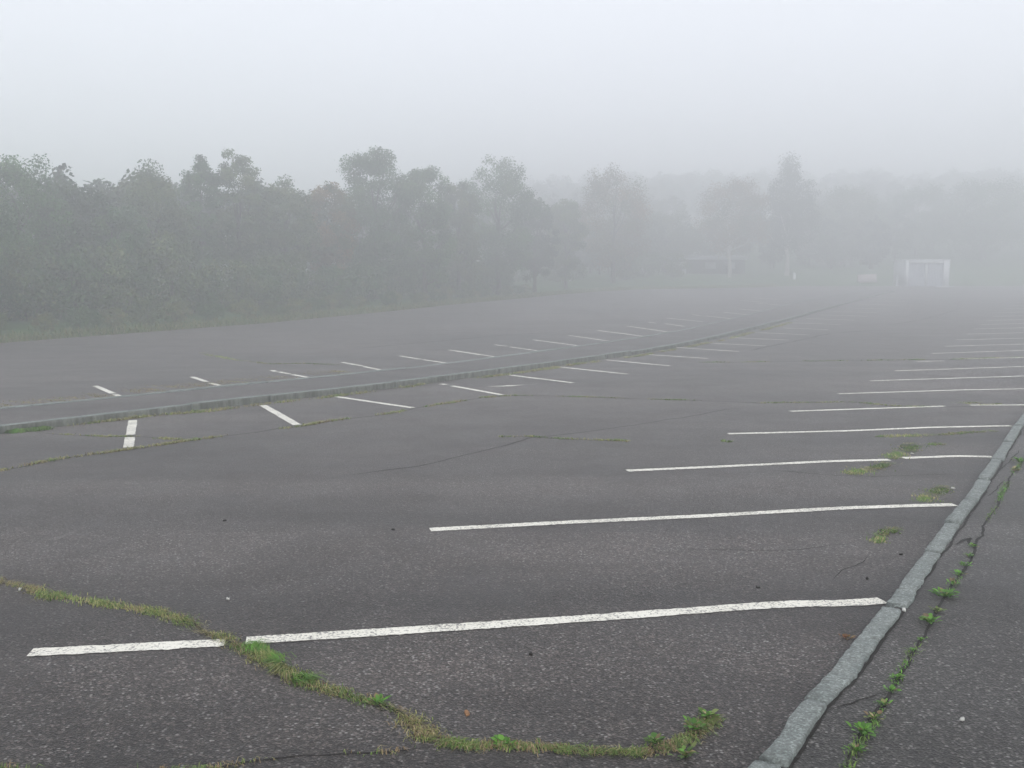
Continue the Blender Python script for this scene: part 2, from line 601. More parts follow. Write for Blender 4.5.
# ------------------------------------------------------------------ painted stall lines: parts of the car park
RIGHT = [
    [[(30, 653), (120, 648.5), (225, 643)], [(246, 641), (420, 630), (600, 618), (740, 607.5), (800, 603.8), (850, 604), (883, 601)]],
    [[(430, 530), (560, 523), (700, 516.5), (850, 508), (900, 506.5), (955, 505)]],
    [[(627, 471), (760, 465), (830, 461.5), (889, 460)], [(903, 458.3), (960, 456.2), (992, 457)]],
    [[(728, 434), (850, 431), (930, 427.6), (1011, 426)]],
    [[(790, 411.5), (880, 408.5), (945, 406.3)], [(970, 405.4), (1029, 405)]],
    [[(838, 394), (900, 392), (965, 390), (1050, 388.5)]],
    [[(870, 381), (1060, 375)]],
    [[(895, 371), (1075, 364.8)]],
    [[(917, 361.5), (944, 361)], [(958, 359.2), (1080, 356.2)]],
    [[(932, 353.5), (1090, 348.3)]],
    [[(945, 346.4), (1090, 342.2)]],
    [[(956, 340), (1095, 336.5)]],
    [[(966, 334.2), (1100, 331)]],
    [[(974, 329), (1100, 326)]],
    [[(981, 324.6), (1100, 321.8)]],
    [[(987, 320.5), (1100, 318)]],
    [[(993, 316.4), (1100, 314.2)]],
    [[(999, 312.5), (1100, 310.6)]],
    [[(1004, 309), (1100, 307.4)]],
    [[(1010, 305.8), (1100, 304.4)]],
    [[(1015, 302.8), (1100, 301.6)]],
]
MID = [
    [[(133, 420.5), (130.4, 435)], [(129.9, 437.5), (128.3, 447.5)]],
    [[(263, 405.5), (297, 425)]],
    [[(336, 396.8), (413, 408)]],
    [[(441, 384), (446, 384.8)], [(452, 386), (502, 395)]],
    [[(507, 374.8), (573, 383)]],
    [[(559, 367), (627, 374.2)]],
    [[(606, 360), (670, 366)]],
    [[(645, 354.5), (708, 358.5)]],
    [[(674, 347.3), (739, 351.6)]],
    [[(702, 342.8), (766, 346)]],
    [[(729, 337.6), (789, 340.2)]],
    [[(756, 332.6), (809, 335)]],
    [[(783, 328), (828, 329.8)]],
    [[(790, 322.8), (841, 324.7)]],
    [[(806, 318.5), (855, 320.2)]],
    [[(819, 314.9), (867, 316.3)]],
    [[(833, 311.4), (878, 312.6)]],
    [[(847, 308), (888, 309)]],
    [[(860, 304.4), (898, 305.3)]],
    [[(870, 301.1), (907, 301.9)]],
    [[(881, 297.4), (920, 298)]],
]
FAR = [
    [[(95, 386), (113, 393.6)], [(114.5, 394.6), (122, 397)]],
    [[(192, 377), (207, 382)], [(210, 383.2), (223, 386.5)]],
    [[(272, 370.5), (276, 371.6)], [(279, 372), (290, 374.2)], [(292, 374.8), (311, 378)]],
    [[(342, 362.4), (362, 366)], [(364, 366.6), (381, 370.2)]],
    [[(400, 356), (420, 359.3)], [(423, 359.8), (445, 363)]],
    [[(449, 350), (494.5, 356.8)]],
    [[(494.5, 344.8), (507, 346.3)], [(510, 347), (539, 351)]],
    [[(533, 339.8), (578, 345.8)]],
    [[(568.6, 335.4), (608, 341)]],
    [[(597.5, 330.5), (644, 336.4)]],
    [[(626, 326), (667, 331.8)]],
    [[(649, 322.3), (656, 323.2)], [(665, 323.6), (684, 326.4)]],
    [[(667, 318.2), (703, 321.8)]],
    [[(692, 314.6), (700, 315.6)], [(706, 316), (730, 318.6)]],
    [[(724, 312.4), (749, 315)]],
    [[(740, 309), (760, 311)]],
    [[(757, 303.2), (786, 305.6)]],
    [[(740, 300.4), (768, 302.6)]],
    [[(752, 297.6), (782, 299.6)]],
]


def stripe(paths, w, mat, label):
    mb = MB()
    for p in paths:
        q = smooth_path(path(p), 0.12, 1) if len(p) > 2 else path(p)
        ribbon(mb, q, w, zl(0.0045), 0, 0.0, 0.03 if q[0][1] < 14 else 0.12, seed=int(q[0][1] * 97), rag=.0035)
    return tag(mb.build("stall_line", mat, parking_lot), label)


near_labels = ["white stall line nearest the camera, cut by a grassy crack", "second white stall line from the camera on the right",
               "white stall line broken by a patch of weeds"]
for i, ln in enumerate(RIGHT):
    stripe(ln, 0.122 if i == 0 else 0.117, M['paint'], near_labels[i] if i < 3 else "white stall line running to the right kerb")
for i, ln in enumerate(MID):
    stripe(ln, 0.125, M['paint'], "short white stall line pointing straight at the long kerb" if i == 0 else "white stall line on the camera side of the island kerb")
for i, ln in enumerate(FAR):
    stripe(ln, 0.12, M['paint'], "white stall line beyond the island")
for ln in ([[(13, 347), (80, 347)]], [[(341, 323.3), (367, 324.8)]]):
    stripe(ln, 0.12, M['faint_paint'], "faded white line near the far left edge")
mb = MB()
ribbon(mb, path([(488, 386.6), (505, 386.3), (524, 385)]), 0.30, zl(0.0045), 0, 0.02, 0.12, 5)
ribbon(mb, path([(524, 385), (540, 384)]), 0.05, zl(0.0045), 0, 0.01, 0.12, 6)
tag(mb.build("paint_smear", M['paint'], parking_lot), "white smear of spilt paint between two stall lines")

# ------------------------------------------------------------------ kerbstones
def kerbstone(p, width, top, seed, bottom=-0.12, rough=0.012, side=1, fine=False, band=False, moss=False):
    """one rough granite block along a short path; p is its lot-side top edge, side=+1: body to the right of it"""
    r = np.random.default_rng(seed)
    q = resample(p, 0.045 if fine else 0.15)
    _, nn = normals(q)
    nn = -nn * side
    n = len(q)
    ww = (np.convolve(r.normal(0, 1, n + 4), np.ones(5) / 2.2, 'valid') * .6 + r.normal(0, .45, n)) * rough
    w2 = (np.convolve(r.normal(0, 1, n + 4), np.ones(5) / 2.2, 'valid') * .8 + r.normal(0, .28, n)) * rough * 1.1
    tw = r.uniform(-0.008, 0.01)
    prof = [(0.0, bottom), (0.0, top - 0.05), (0.001, top - 0.007), (0.008, top), (width * .35, top + .002), (width * .7, top + .001), (width - .008, top - 0.001),
            (width - .001, top - .008), (width, top - .05), (width, bottom)]
    m = len(prof)
    vs, fs, ms = [], [], []
    for i in range(n):
        end = 0.004 if i in (0, n - 1) else 0.0
        for k, (a, z) in enumerate(prof):
            off = a + (ww[i] if a < width * .3 else (w2[i] if a > width * .6 else 0.0))
            jit = r.normal(0, 0.0012) if z > 0 else 0
            c = q[i] + nn[i] * off
            zz = z + jit + tw - (end if z > top - 0.02 else 0)
            vs.append((c[0], c[1], float(g(c[1])) + zz))
    for i in range(n - 1):
        for k in range(m - 1):
            fs.append((i * m + k, i * m + k + 1, (i + 1) * m + k + 1, (i + 1) * m + k))
            ms.append(1 if band and 2 <= i <= 3 else (2 if moss and k < 2 else 0))
    fs += [tuple(range(m - 1, -1, -1)), tuple(range((n - 1) * m, n * m))]
    ms += [0, 0]
    mb = MB()
    mb.v, mb.f, mb.m = vs, fs, ms
    if side < 0:
        mb.f = [tuple(reversed(f)) for f in fs]
    return mb


RIGHT_JOINTS_PX = [790, 757, 697, 604.5, 549, 521, 499, 478, 459, 441, 425, 412]
sk = lambda y: np.array([float(kerb_x(y)), y])
joint_y = []
for py in RIGHT_JOINTS_PX:
    # where the kerb passes that height of the photograph
    ys = np.linspace(2, 30, 2801)
    zc = EYE - 0.10
    v = [(lambda d: CY + F * (d * math.cos(PITCH) - y * math.sin(PITCH)) / (y * math.cos(PITCH) + d * math.sin(PITCH)))(EYE - 0.1 - float(g(y))) for y in ys]
    joint_y.append(float(np.interp(-py, -np.array(v), ys)))
joint_y = sorted(joint_y)
KSTEP = [(joint_y[i], joint_y[i + 1]) for i in range(len(joint_y) - 1)]
KSTEP = [(joint_y[0] - 1.8, joint_y[0])] + KSTEP
y = joint_y[-1]
while y < 107:
    y2 = min(y + random.uniform(1.5, 2.1), 108.5)
    KSTEP.append((y, y2)); y = y2
KLAB = {1: "rough granite kerbstone with a worn pale band at the bottom of the photo",
        2: "short granite kerbstone just past the pale banded one",
        3: "long grey granite kerbstone just below the end of the nearest white line",
        4: "granite kerbstone starting at the wide joint beside the nearest white line",
        5: "granite kerbstone after the dark chipped joint above the nearest white line",
        6: "granite kerbstone met by the end of the second white stall line"}


def kerb_edge_x(y, measured=np.array(KERB_L)):
    """the laid edge wanders a little off the straight line"""
    m = measured[np.argsort(measured[:, 1])]
    o = np.interp(y, m[:, 1], m[:, 0] - kerb_x(m[:, 1]))
    return float(kerb_x(y) + o * (1 if y < m[-1, 1] else 0))


visible_right_limit = 17.5
for i, (a, b) in enumerate(KSTEP):
    if i == 0:
        continue
    if a > 26:
        break                                        # the rest lies outside the frame
    gap = 0.065 if i in (4,) else 0.018
    ysamp = np.linspace(a + gap, b - gap * 0.6, 9)
    p = np.array([(kerb_edge_x(t), t) for t in ysamp])
    p = p + kn * (random.uniform(-0.012, 0.014) if i < 5 else random.uniform(-0.005, 0.005))
    mbk = kerbstone(p, KW, 0.10, 300 + i, rough=0.0055 if i < 6 else 0.006, fine=i < 6, band=(i == 1))
    lab = KLAB.get(i, "grey granite kerbstone further up the right kerb, past the second white line")
    tag(mbk.build("kerbstone", [M['granite'], M['old_paint'], M['mossy']], smooth=False), lab, "kerbstone", "kerbstones along the right pavement")

# island kerb, front (towards the camera) and back
FRONT_PX = [(-60, 432), (0, 425), (10, 424), (73, 417), (120, 411.5), (166, 407), (239, 398), (332, 389), (390, 383), (440, 376), (506, 368), (573, 359), (639, 350),
            (679, 343.5), (730, 332.5), (774, 322), (804, 314), (831, 306.5), (861, 298.5), (880, 293.6), (895, 290.4)]
BACK_PX = [(-80, 414), (0, 407.5), (66, 401), (126, 395.5), (173, 390), (223, 385.5), (276, 380), (330, 375), (383, 369.5), (440, 363), (486, 357.5), (539, 350.5),
           (573, 346.2), (606, 341.5), (640, 336.5), (679, 330), (747, 314.5), (781, 305.5), (814, 298), (855, 291.5), (866, 289.6)]
FRONT = smooth_path(path(FRONT_PX, 0.118), 0.4, 4)
BACK = smooth_path(path(BACK_PX, 0.115), 0.4, 4)


def cut(p, lengths):
    d = np.r_[0, np.cumsum(np.hypot(*np.diff(p, axis=0).T))]
    s = 0.0
    while s < d[-1] - 0.4:
        e = min(s + lengths(), d[-1])
        t = np.linspace(s + .008, e - .008, 8)
        yield np.stack([np.interp(t, d, p[:, 0]), np.interp(t, d, p[:, 1])], 1)
        s = e


for i, p in enumerate(cut(FRONT, lambda: random.uniform(1.5, 2.2))):
    mbk = kerbstone(p, 0.15, 0.118 + random.uniform(-.006, .008), 500 + i, rough=0.008, side=-1, moss=True)
    tag(mbk.build("kerbstone", [M['granite'], M['old_paint'], M['mossy']]), "mossy granite kerbstone in the long front kerb of the island", "kerbstone", "kerbstones along the front of the island")
for i, p in enumerate(cut(BACK, lambda: random.uniform(1.7, 2.4))):
    mbk = kerbstone(p, 0.13, 0.112 + random.uniform(-.006, .006), 700 + i, rough=0.008, side=1)
    tag(mbk.build("kerbstone", [M['granite'], M['old_paint'], M['mossy']]), "low granite kerbstone edging the back of the island", "kerbstone", "kerbstones along the back of the island")

isl = MB()
nf = 220
fr, bk = resample(FRONT, 0.1), resample(BACK, 0.1)
ti = np.linspace(0, 1, nf)
pick = lambda q, t: np.stack([np.interp(t, np.linspace(0, 1, len(q)), q[:, c]) for c in (0, 1)], 1)
_, nfr = normals(fr)
_, nbk = normals(bk)
FI, BI = pick(fr + nfr * 0.10, ti), pick(bk - nbk * 0.08, ti)
ncol = 5
vs = []
for a, b in zip(FI, BI):
    for c in range(ncol + 1):
        q = a + (b - a) * c / ncol
        vs.append((q[0], q[1], float(g(q[1])) + 0.095 + 0.012 * math.sin(math.pi * c / ncol)))
n = ncol + 1
isl.add(vs, [(r * n + c, (r + 1) * n + c, (r + 1) * n + c + 1, r * n + c + 1) for r in range(nf - 1) for c in range(ncol)])
tag(isl.build("path", [M['island_asphalt']]), kind='structure')

# raised pavement right of the near kerb
pv = MB()
pys = lot_ys
rows_sheet(pv, pys, lambda y: kerb_edge_x(y) + (KW - 0.05) / abs(kn[0]), lambda y: float(kerb_x(y)) + PAVE_W, lambda y: float(g(y)) + 0.075, 0, 3)
WEED_LINE = [(1030, 450), (1014, 472), (1003, 492), (994, 510), (986, 523), (978, 539), (968.5, 562), (955.6, 581), (946, 597.5), (931, 620), (923, 639), (913.6, 651),
             (904.6, 665), (897.5, 678), (891.7, 689.5), (883, 707), (873, 723), (863.6, 735), (855.5, 751), (846, 770)]
WL = path(WEED_LINE, 0.075)
zp = lambda h: (lambda q: float(g(q[1])) + 0.075 + h)
ribbon(pv, WL, 0.022, zp(0.003), 1, 0.009, 0.04, 91)
kr = np.array([(kerb_edge_x(t), t) for t in np.linspace(3.5, 18, 60)]) + kn * (KW + 0.010)
ribbon(pv, kr, 0.02, zp(0.003), 1, 0.008, 0.05, 92)
for i, c in enumerate([[(955, 545), (962, 540), (972, 538), (968, 546)], [(830, 712), (860, 700), (893, 690)], [(1000, 470), (1010, 462), (1020, 450)], [(985, 497), (996, 490), (1003, 480)]]):
    ribbon(pv, path(c, 0.075), 0.03 if i == 0 else 0.012, zp(0.0035), 1, 0.008, 0.04, 94 + i)
tag(pv.build("pavement", [M['path_asphalt'], M['crack']]), kind='structure')

# ------------------------------------------------------------------ grass and weeds in the cracks
GREENS = 1.85 * np.array([(.075, .125, .028), (.095, .15, .03), (.055, .10, .022), (.12, .15, .045)])
BROWNS = 1.9 * np.array([(.16, .115, .06), (.20, .16, .085), (.12, .085, .045), (.13, .13, .05)])
FRESH = 1.7 * np.array([(.075, .19, .02), (.10, .23, .03), (.06, .15, .02)])
STRAW = 2.1 * np.array([(.17, .165, .06), (.145, .15, .05), (.20, .17, .09), (.10, .12, .035)])


def blades(name, label_, spots, palette_fn, hmin, hmax, bw, seed, zf):
    """spots: (x, y) arrays where blades root"""
    r = np.random.default_rng(seed)
    n = len(spots)
    ang = r.uniform(0, 2 * np.pi, n)
    lean = r.uniform(0.5, 2.2, n)
    h = r.uniform(hmin, hmax, n) * r.uniform(.6, 1.2, n)
    d = np.stack([np.cos(ang), np.sin(ang)], 1)
    s = np.stack([-d[:, 1], d[:, 0]], 1) * (bw * r.uniform(.7, 1.4, n))[:, None]
    z0 = np.array([zf(p) for p in spots])
    P0 = np.c_[spots, z0 - 0.004]
    P1 = np.c_[spots + d * (h * lean * .35)[:, None], z0 + h * .62]
    P2 = np.c_[spots + d * (h * lean)[:, None], z0 + h * np.clip(1.05 - lean * .42, .12, 1)]
    S = np.c_[s, np.zeros(n)]
    V = np.stack([P0 - S, P0 + S, P1 - S * .75, P1 + S * .75, P2], 1)
    base = np.arange(n)[:, None] * 5
    fq = base + np.array([0, 1, 3, 2])
    ft = base + np.array([2, 3, 4])
    flat = np.concatenate([np.concatenate([fq, ft], 1).ravel()])
    sizes = np.tile([4, 3], n)
    col = palette_fn(r, spots)
    me = mesh_np(name, V.reshape(-1, 3), flat, sizes, M['grass'], tint=np.repeat(col, 5, 0))
    return tag(link(name, me), label_, "grass", kind='stuff')


def along(pts, n, w, seed, zo=0.0, lo=0.0, hi=1.0, clumps=0.0, wa=.022):
    r = np.random.default_rng(seed)
    q = resample(wander(path(pts, zo), wa), 0.03)
    t = r.uniform(lo, hi, n)
    if clumps:
        cs = r.uniform(lo, hi, max(3, int(clumps)))
        t = np.clip(cs[r.integers(0, len(cs), n)] + r.normal(0, (hi - lo) / clumps * .35, n), lo, hi)
    i = np.clip((t * (len(q) - 1)).astype(int), 0, len(q) - 2)
    _, nn = normals(q)
    wob = np.interp(np.arange(len(q)), np.linspace(0, len(q), 30), r.uniform(.4, 1.3, 30))
    return q[i] + nn[i] * (r.normal(0, 1, n) * w * wob[i])[:, None] + r.normal(0, .01, (n, 2)), t


def pal(mixes):
    def f(r, spots):
        n = len(spots)
        cell = np.floor(spots * 7).astype(int)
        hsh = np.abs(np.sin(cell[:, 0] * 12.9 + cell[:, 1] * 78.2) * 43758.5) % 1
        allc = np.concatenate(mixes)
        k = np.clip(((hsh * .6 + r.uniform(0, .4, n)) * len(allc)).astype(int), 0, len(allc) - 1)
        return allc[k] * r.uniform(.75, 1.25, (n, 1))
    return f


z_lot = zl(0.0)
sp, _ = along(CRACK_A, 3200, .028, 1)
sp = np.vstack([sp, along(CRACK_A, 4200, .032, 31, clumps=44)[0]])
blades("crack_grass", "mixed green and brown grass in the near crack across the first white line", sp, pal([BROWNS, GREENS, STRAW, BROWNS]), .008, .034, .002, 1, z_lot)
sp, _ = along([(246, 646), (262, 656), (285, 671), (310, 683)], 1500, .035, 2)
blades("crack_grass", "bright green grass tuft in the near crack just below the white line", sp, pal([FRESH, GREENS, STRAW]), .02, .06, .0022, 2, z_lot)
sp, _ = along(CRACK_A2, 2100, .024, 3)
sp = np.vstack([sp, along(CRACK_A2, 2400, .024, 33, clumps=26)[0]])
blades("crack_grass", "straggly grass along the bottom crack towards the right kerb", sp, pal([STRAW, GREENS, BROWNS, GREENS]), .008, .032, .002, 3, z_lot)
sp, _ = along(SEAM, 380, .010, 4, clumps=9)
blades("crack_grass", "thin grass tufts in the seam at the bottom edge", sp, pal([GREENS, BROWNS]), .015, .035, .0022, 4, z_lot)
sp, _ = along(CRACK_B[:12], 3000, .03, 5, clumps=40)
blades("crack_grass", "brown and green grass in the crack running along the island", sp, pal([BROWNS, STRAW, GREENS]), .02, .05, .004, 5, z_lot)
sp2, _ = along(CRACK_B[11:], 1500, .05, 15, clumps=18)
blades("crack_grass", "dull grass in the crack that crosses the middle of the lot", sp2, pal([STRAW, GREENS]), .015, .035, .004, 6, z_lot)
sp, _ = along(CRACK_C, 500, .03, 7, clumps=9)
blades("crack_grass", "green grass in the short crack by the first island stall line", sp, pal([GREENS, STRAW]), .015, .035, .004, 7, z_lot)
sp, _ = along([(4, 433), (20, 431.5), (34, 430), (48, 428.5)], 1500, .10, 8)
blades("kerb_grass", "bright green grass patch at the foot of the island kerb", sp, pal([FRESH, GREENS]), .03, .07, .005, 8, z_lot)
sp, _ = along([(60, 427.5), (130, 418.5), (213, 411), (260, 405), (339, 396), (400, 388), (450, 381.5), (506, 375), (573, 365), (640, 356), (720, 341), (790, 323)], 8200, .06, 9, clumps=90)
blades("kerb_grass", "brownish weeds along the foot of the island kerb", sp, pal([BROWNS, STRAW, GREENS]), .02, .07, .006, 9, z_lot)
sp, _ = along([(-20, 409), (0, 406), (66, 399.5), (126, 393), (173, 388), (223, 383), (276, 377.5), (320, 373.5), (345, 371)], 3000, .40, 10, clumps=60)
blades("kerb_grass", "yellowed weed strip behind the island", sp, pal([STRAW, BROWNS, BROWNS]), .008, .03, .006, 10, z_lot)
sp, _ = along(CRACK_D, 500, .03, 11, clumps=9)
blades("crack_grass", "short grassy crack alone in the middle of the lot", sp, pal([GREENS, STRAW]), .015, .04, .004, 11, z_lot)
sp, _ = along(CRACK_E + [], 1100, .06, 12, clumps=22)
blades("crack_grass", "grass specks in the far straight crack", sp, pal([STRAW, GREENS]), .02, .05, .007, 12, z_lot)
sp, _ = along(CRACK_G, 800, .06, 13)
blades("crack_grass", "weedy crack in the lot beyond the island", sp, pal([GREENS, STRAW]), .02, .05, .007, 13, z_lot)
for k, (pts, lab, nn_, w_) in enumerate([
        ([(876, 543), (884, 536), (892, 528)], "small yellow green weed patch between the two nearest lines", 420, .035),
        ([(923, 502), (932, 494), (941, 486)], "weed patch just above the second white line", 520, .06),
        ([(849, 474.5), (862, 471.5), (874, 467.5), (885, 462.5)], "weed patch just below the broken white line", 900, .07),
        ([(892, 459), (899, 453), (906, 447), (912, 443.5)], "green weed patch in the gap of the broken white line", 900, .08),
        ([(876, 437), (930, 434.8), (965, 433.2), (996, 431)], "low weed strip just below the fourth white line", 900, .05),
        ([(930, 445), (944, 444)], "tiny weed tuft near the right kerb", 140, .05),
        ([(722, 441.5), (733, 441.8)], "tiny brown tuft below the fourth white line", 140, .04),
        ([(966, 404), (976, 402)], "tuft in the gap of the fifth white line", 120, .1)]):
    sp, _ = along(pts, nn_, w_, 60 + k)
    blades("weed_patch", lab, sp, pal([STRAW, GREENS]), .012, .035, .004, 60 + k, z_lot)
    pass
sp, _ = along(WEED_LINE, 800, .014, 80, .075, clumps=22, wa=0.0)
blades("crack_grass", "fine green sprigs along the pavement crack", sp, pal([FRESH, GREENS]), .012, .03, .0025, 80, zp(0.0))


def leaf_shape(L, W):
    return [(0, 0, 0), (W * .5, L * .3, .10 * L), (W * .42, L * .65, .13 * L), (0, L, .02 * L), (-W * .42, L * .65, .13 * L), (-W * .5, L * .3, .10 * L), (0, L * .5, .06 * L)]


def broadleaf(px, py, zo, size, nl, seed, label_, palette=FRESH, group=None):
    r = np.random.default_rng(seed)
    size *= .62
    nl = int(nl * 1.5)
    c = hit(px, py, zo)
    z = float(g(c[1])) + zo
    V, Fl, T = [], [], []
    for k in range(nl):
        L = size * r.uniform(.25, .7)
        W = L * r.uniform(.38, .8)
        a = r.uniform(0, 2 * math.pi)
        pit = r.uniform(.05, .75)
        off = size * r.uniform(0, .75) * math.sqrt(abs(math.cos(a + seed)) + .15)
        zz = r.uniform(0.004, size * .35)
        col = (palette[r.integers(len(palette))] if r.uniform() > .15 else BROWNS[r.integers(4)]) * r.uniform(.6, 1.15)
        o = len(V)
        for x, yv, zv in leaf_shape(L, W):
            yy = yv * math.cos(pit) - zv * math.sin(pit) + off
            z2 = yv * math.sin(pit) + zv * math.cos(pit)
            V.append((x * math.cos(a) - yy * math.sin(a), x * math.sin(a) + yy * math.cos(a), zz + z2))
            T.append(col)
        for q in ((0, 1, 6), (1, 2, 6), (2, 3, 6), (3, 4, 6), (4, 5, 6), (5, 0, 6)):
            Fl.append(tuple(i + o for i in q))
        # its stalk
        o = len(V)
        sx, sy = -math.sin(a) * off, math.cos(a) * off
        for p_ in ((-.0015, 0, 0), (.0015, 0, 0), (sx + .0012, sy, zz), (sx - .0012, sy, zz)):
            V.append(p_); T.append(col * .7)
        Fl.append((o, o + 1, o + 2, o + 3))
    me = mesh_np("weed", V, [i for f in Fl for i in f], [len(f) for f in Fl], M['leaf'], tint=np.array(T))
    return tag(link("weed", me, None, (c[0], c[1], z)), label_, "weed", group)


PW = "weeds in the pavement crack"
for k, (px, py, s, nl, lab) in enumerate([
        (855.5, 752, .085, 16, "low leafy weed at the bottom end of the pavement crack"),
        (864, 733, .11, 24, "biggest leafy weed near the bottom of the pavement crack"),
        (874, 719, .08, 14, "yellowish weed second up the pavement crack"),
        (884, 706, .08, 14, "thin leafy weed in the middle of the lower run of weeds"),
        (891, 692, .075, 13, "small upright weed below the bare part of the pavement crack"),
        (897, 679, .08, 15, "topmost weed of the lower run, just below the bare crack"),
        (913.5, 651, .05, 10, "tiny round weed just above the bare part of the crack"),
        (921, 641, .055, 10, "small round weed below the bushy pair in the crack"),
        (930, 623, .12, 28, "bushy green weed, lower of the bushy pair in the crack"),
        (938, 612, .085, 14, "ragged weed with brown leaves between the bushy pair"),
        (945, 597, .13, 30, "bushy green weed, upper of the pair, level with the kerb joint"),
        (953, 585, .085, 14, "leafy weed just past the upper bushy weed"),
        (959, 575, .085, 14, "leafy weed starting the far run of small weeds"),
        (964, 566, .08, 14, "small weed in the middle of the far run"),
        (969, 557, .08, 14, "small weed near the far end of the run"),
        (974, 547, .08, 14, "last small weed before the crack goes bare again"),
        (1014, 471, .12, 22, "yellow green weed in the pavement crack at the right edge"),
        (1019, 462, .13, 22, "pale green weed at the right edge beside the far crack")]):
    broadleaf(px, py, .075, s, nl, 900 + k, lab, FRESH if k not in (2, 9, 16) else np.vstack([STRAW, GREENS]), PW)
LW = "leafy weeds in the near crack"
for k, (px, py, s, nl, lab) in enumerate([
        (378, 705, .10, 22, "small bright green weed alone in the near crack"),
        (505, 746, .10, 20, "green weed in the middle of the bottom crack"),
        (655, 744, .10, 18, "spreading weed left of the bottom right weed patch"),
        (685, 757, .11, 18, "weed sprawling below the right end of the bottom crack"),
        (694, 729, .11, 20, "leafy weed below the last one at the crack's right end"),
        (707, 718, .10, 18, "weed at the right tip of the bottom crack")]):
    broadleaf(px, py, 0.0, s, nl, 950 + k, lab, FRESH if k < 2 else np.vstack([FRESH, GREENS]), LW)
broadleaf(847, 640, 0.0, .09, 9, 970, "orange brown withered weed against the near kerb", np.array([(.25, .15, .04), (.16, .15, .04), (.28, .12, .04)]))

# fallen leaves and chips of stone
def flat_bit(name, px, py, size, mat, label_, cat, group, zo=0.0, seed=0, thick=0.003):
    r = np.random.default_rng(seed)
    c = hit(px, py, zo)
    n = 7
    a0 = r.uniform(0, 6.28)
    ring = [(size * r.uniform(.35, .6) * math.cos(k * 2 * math.pi / n), size * .55 * r.uniform(.35, .6) * math.sin(k * 2 * math.pi / n)) for k in range(n)]
    ring = [(x * math.cos(a0) - y_ * math.sin(a0), x * math.sin(a0) + y_ * math.cos(a0)) for x, y_ in ring]
    vs = [(x, y_, 0.0) for x, y_ in ring] + [(x * .8, y_ * .8, thick * r.uniform(.6, 2.2)) for x, y_ in ring]
    mb_ = MB()
    mb_.add(vs, [tuple(range(n - 1, -1, -1)), tuple(range(n, 2 * n))] + [(k, (k + 1) % n, n + (k + 1) % n, n + k) for k in range(n)])
    return tag(mb_.build(name, mat, None, loc=(c[0], c[1], float(g(c[1])) + zo + .002)), label_, cat, group)


for k, (px, py, s, lab) in enumerate([(467, 714, .06, "brown fallen leaf on bare asphalt above the bottom crack"), (531, 655, .035, "dark fallen scrap below the nearest white line"),
                                      (758, 588, .04, "dark fallen scrap just above the nearest white line"), (867, 579, .05, "dark curled leaf near the kerb above the nearest line"),
                                      (393, 530, .05, "small dark leaf left of the second white line"), (225, 521, .05, "dark speck of leaf on the open asphalt to the left"),
                                      (901, 555, .04, "dark leaf close to the chipped kerb joint")]):
    flat_bit("fallen_leaf", px, py, s, M['dead_leaf'] if k in (0,) else M['crack'], lab, "leaf", "fallen leaves on the asphalt", 0.0, 20 + k, .006)
for k, (px, py, s, zo, lab) in enumerate([(20, 590, .05, 0, "pale chip of stone beside the near crack at the left"), (228, 600, .03, 0, "small pale chip above the nearest white line"),
                                          (911, 599, .05, .075, "flat pale chip on the pavement by the wide kerb joint"), (962, 721, .025, .075, "small white chip on the pavement right of the weeds"),
                                          (904, 611, .05, .075, "grey flake lying at the kerb's wide joint"), (953, 489, .05, 0, "pale chip near the kerb end of the second line"),
                                          (912, 454, .06, 0, "pale stone beside the weed patch in the broken line")]):
    flat_bit("stone_chip", px, py, s, M['chip'], lab, "stone", "loose stone chips", zo, 50 + k, .008)

# ------------------------------------------------------------------ trees
PAL = {
    'green': np.array([(.036, .078, .024), (.048, .096, .03), (.03, .064, .022), (.062, .105, .036)]),
    'olive': np.array([(.058, .085, .03), (.07, .095, .034), (.046, .07, .026), (.085, .10, .04)]),
    'rust': np.array([(.11, .075, .032), (.135, .085, .035), (.085, .075, .03), (.065, .08, .03)]),
    'dark': np.array([(.03, .05, .022), (.04, .06, .026), (.025, .042, .018)]),
    'pale': np.array([(.10, .12, .045), (.13, .14, .05), (.08, .10, .035), (.12, .10, .045)]),
}


PAL = {k: v * np.array([1.45, 1.5, 1.4]) for k, v in PAL.items()}


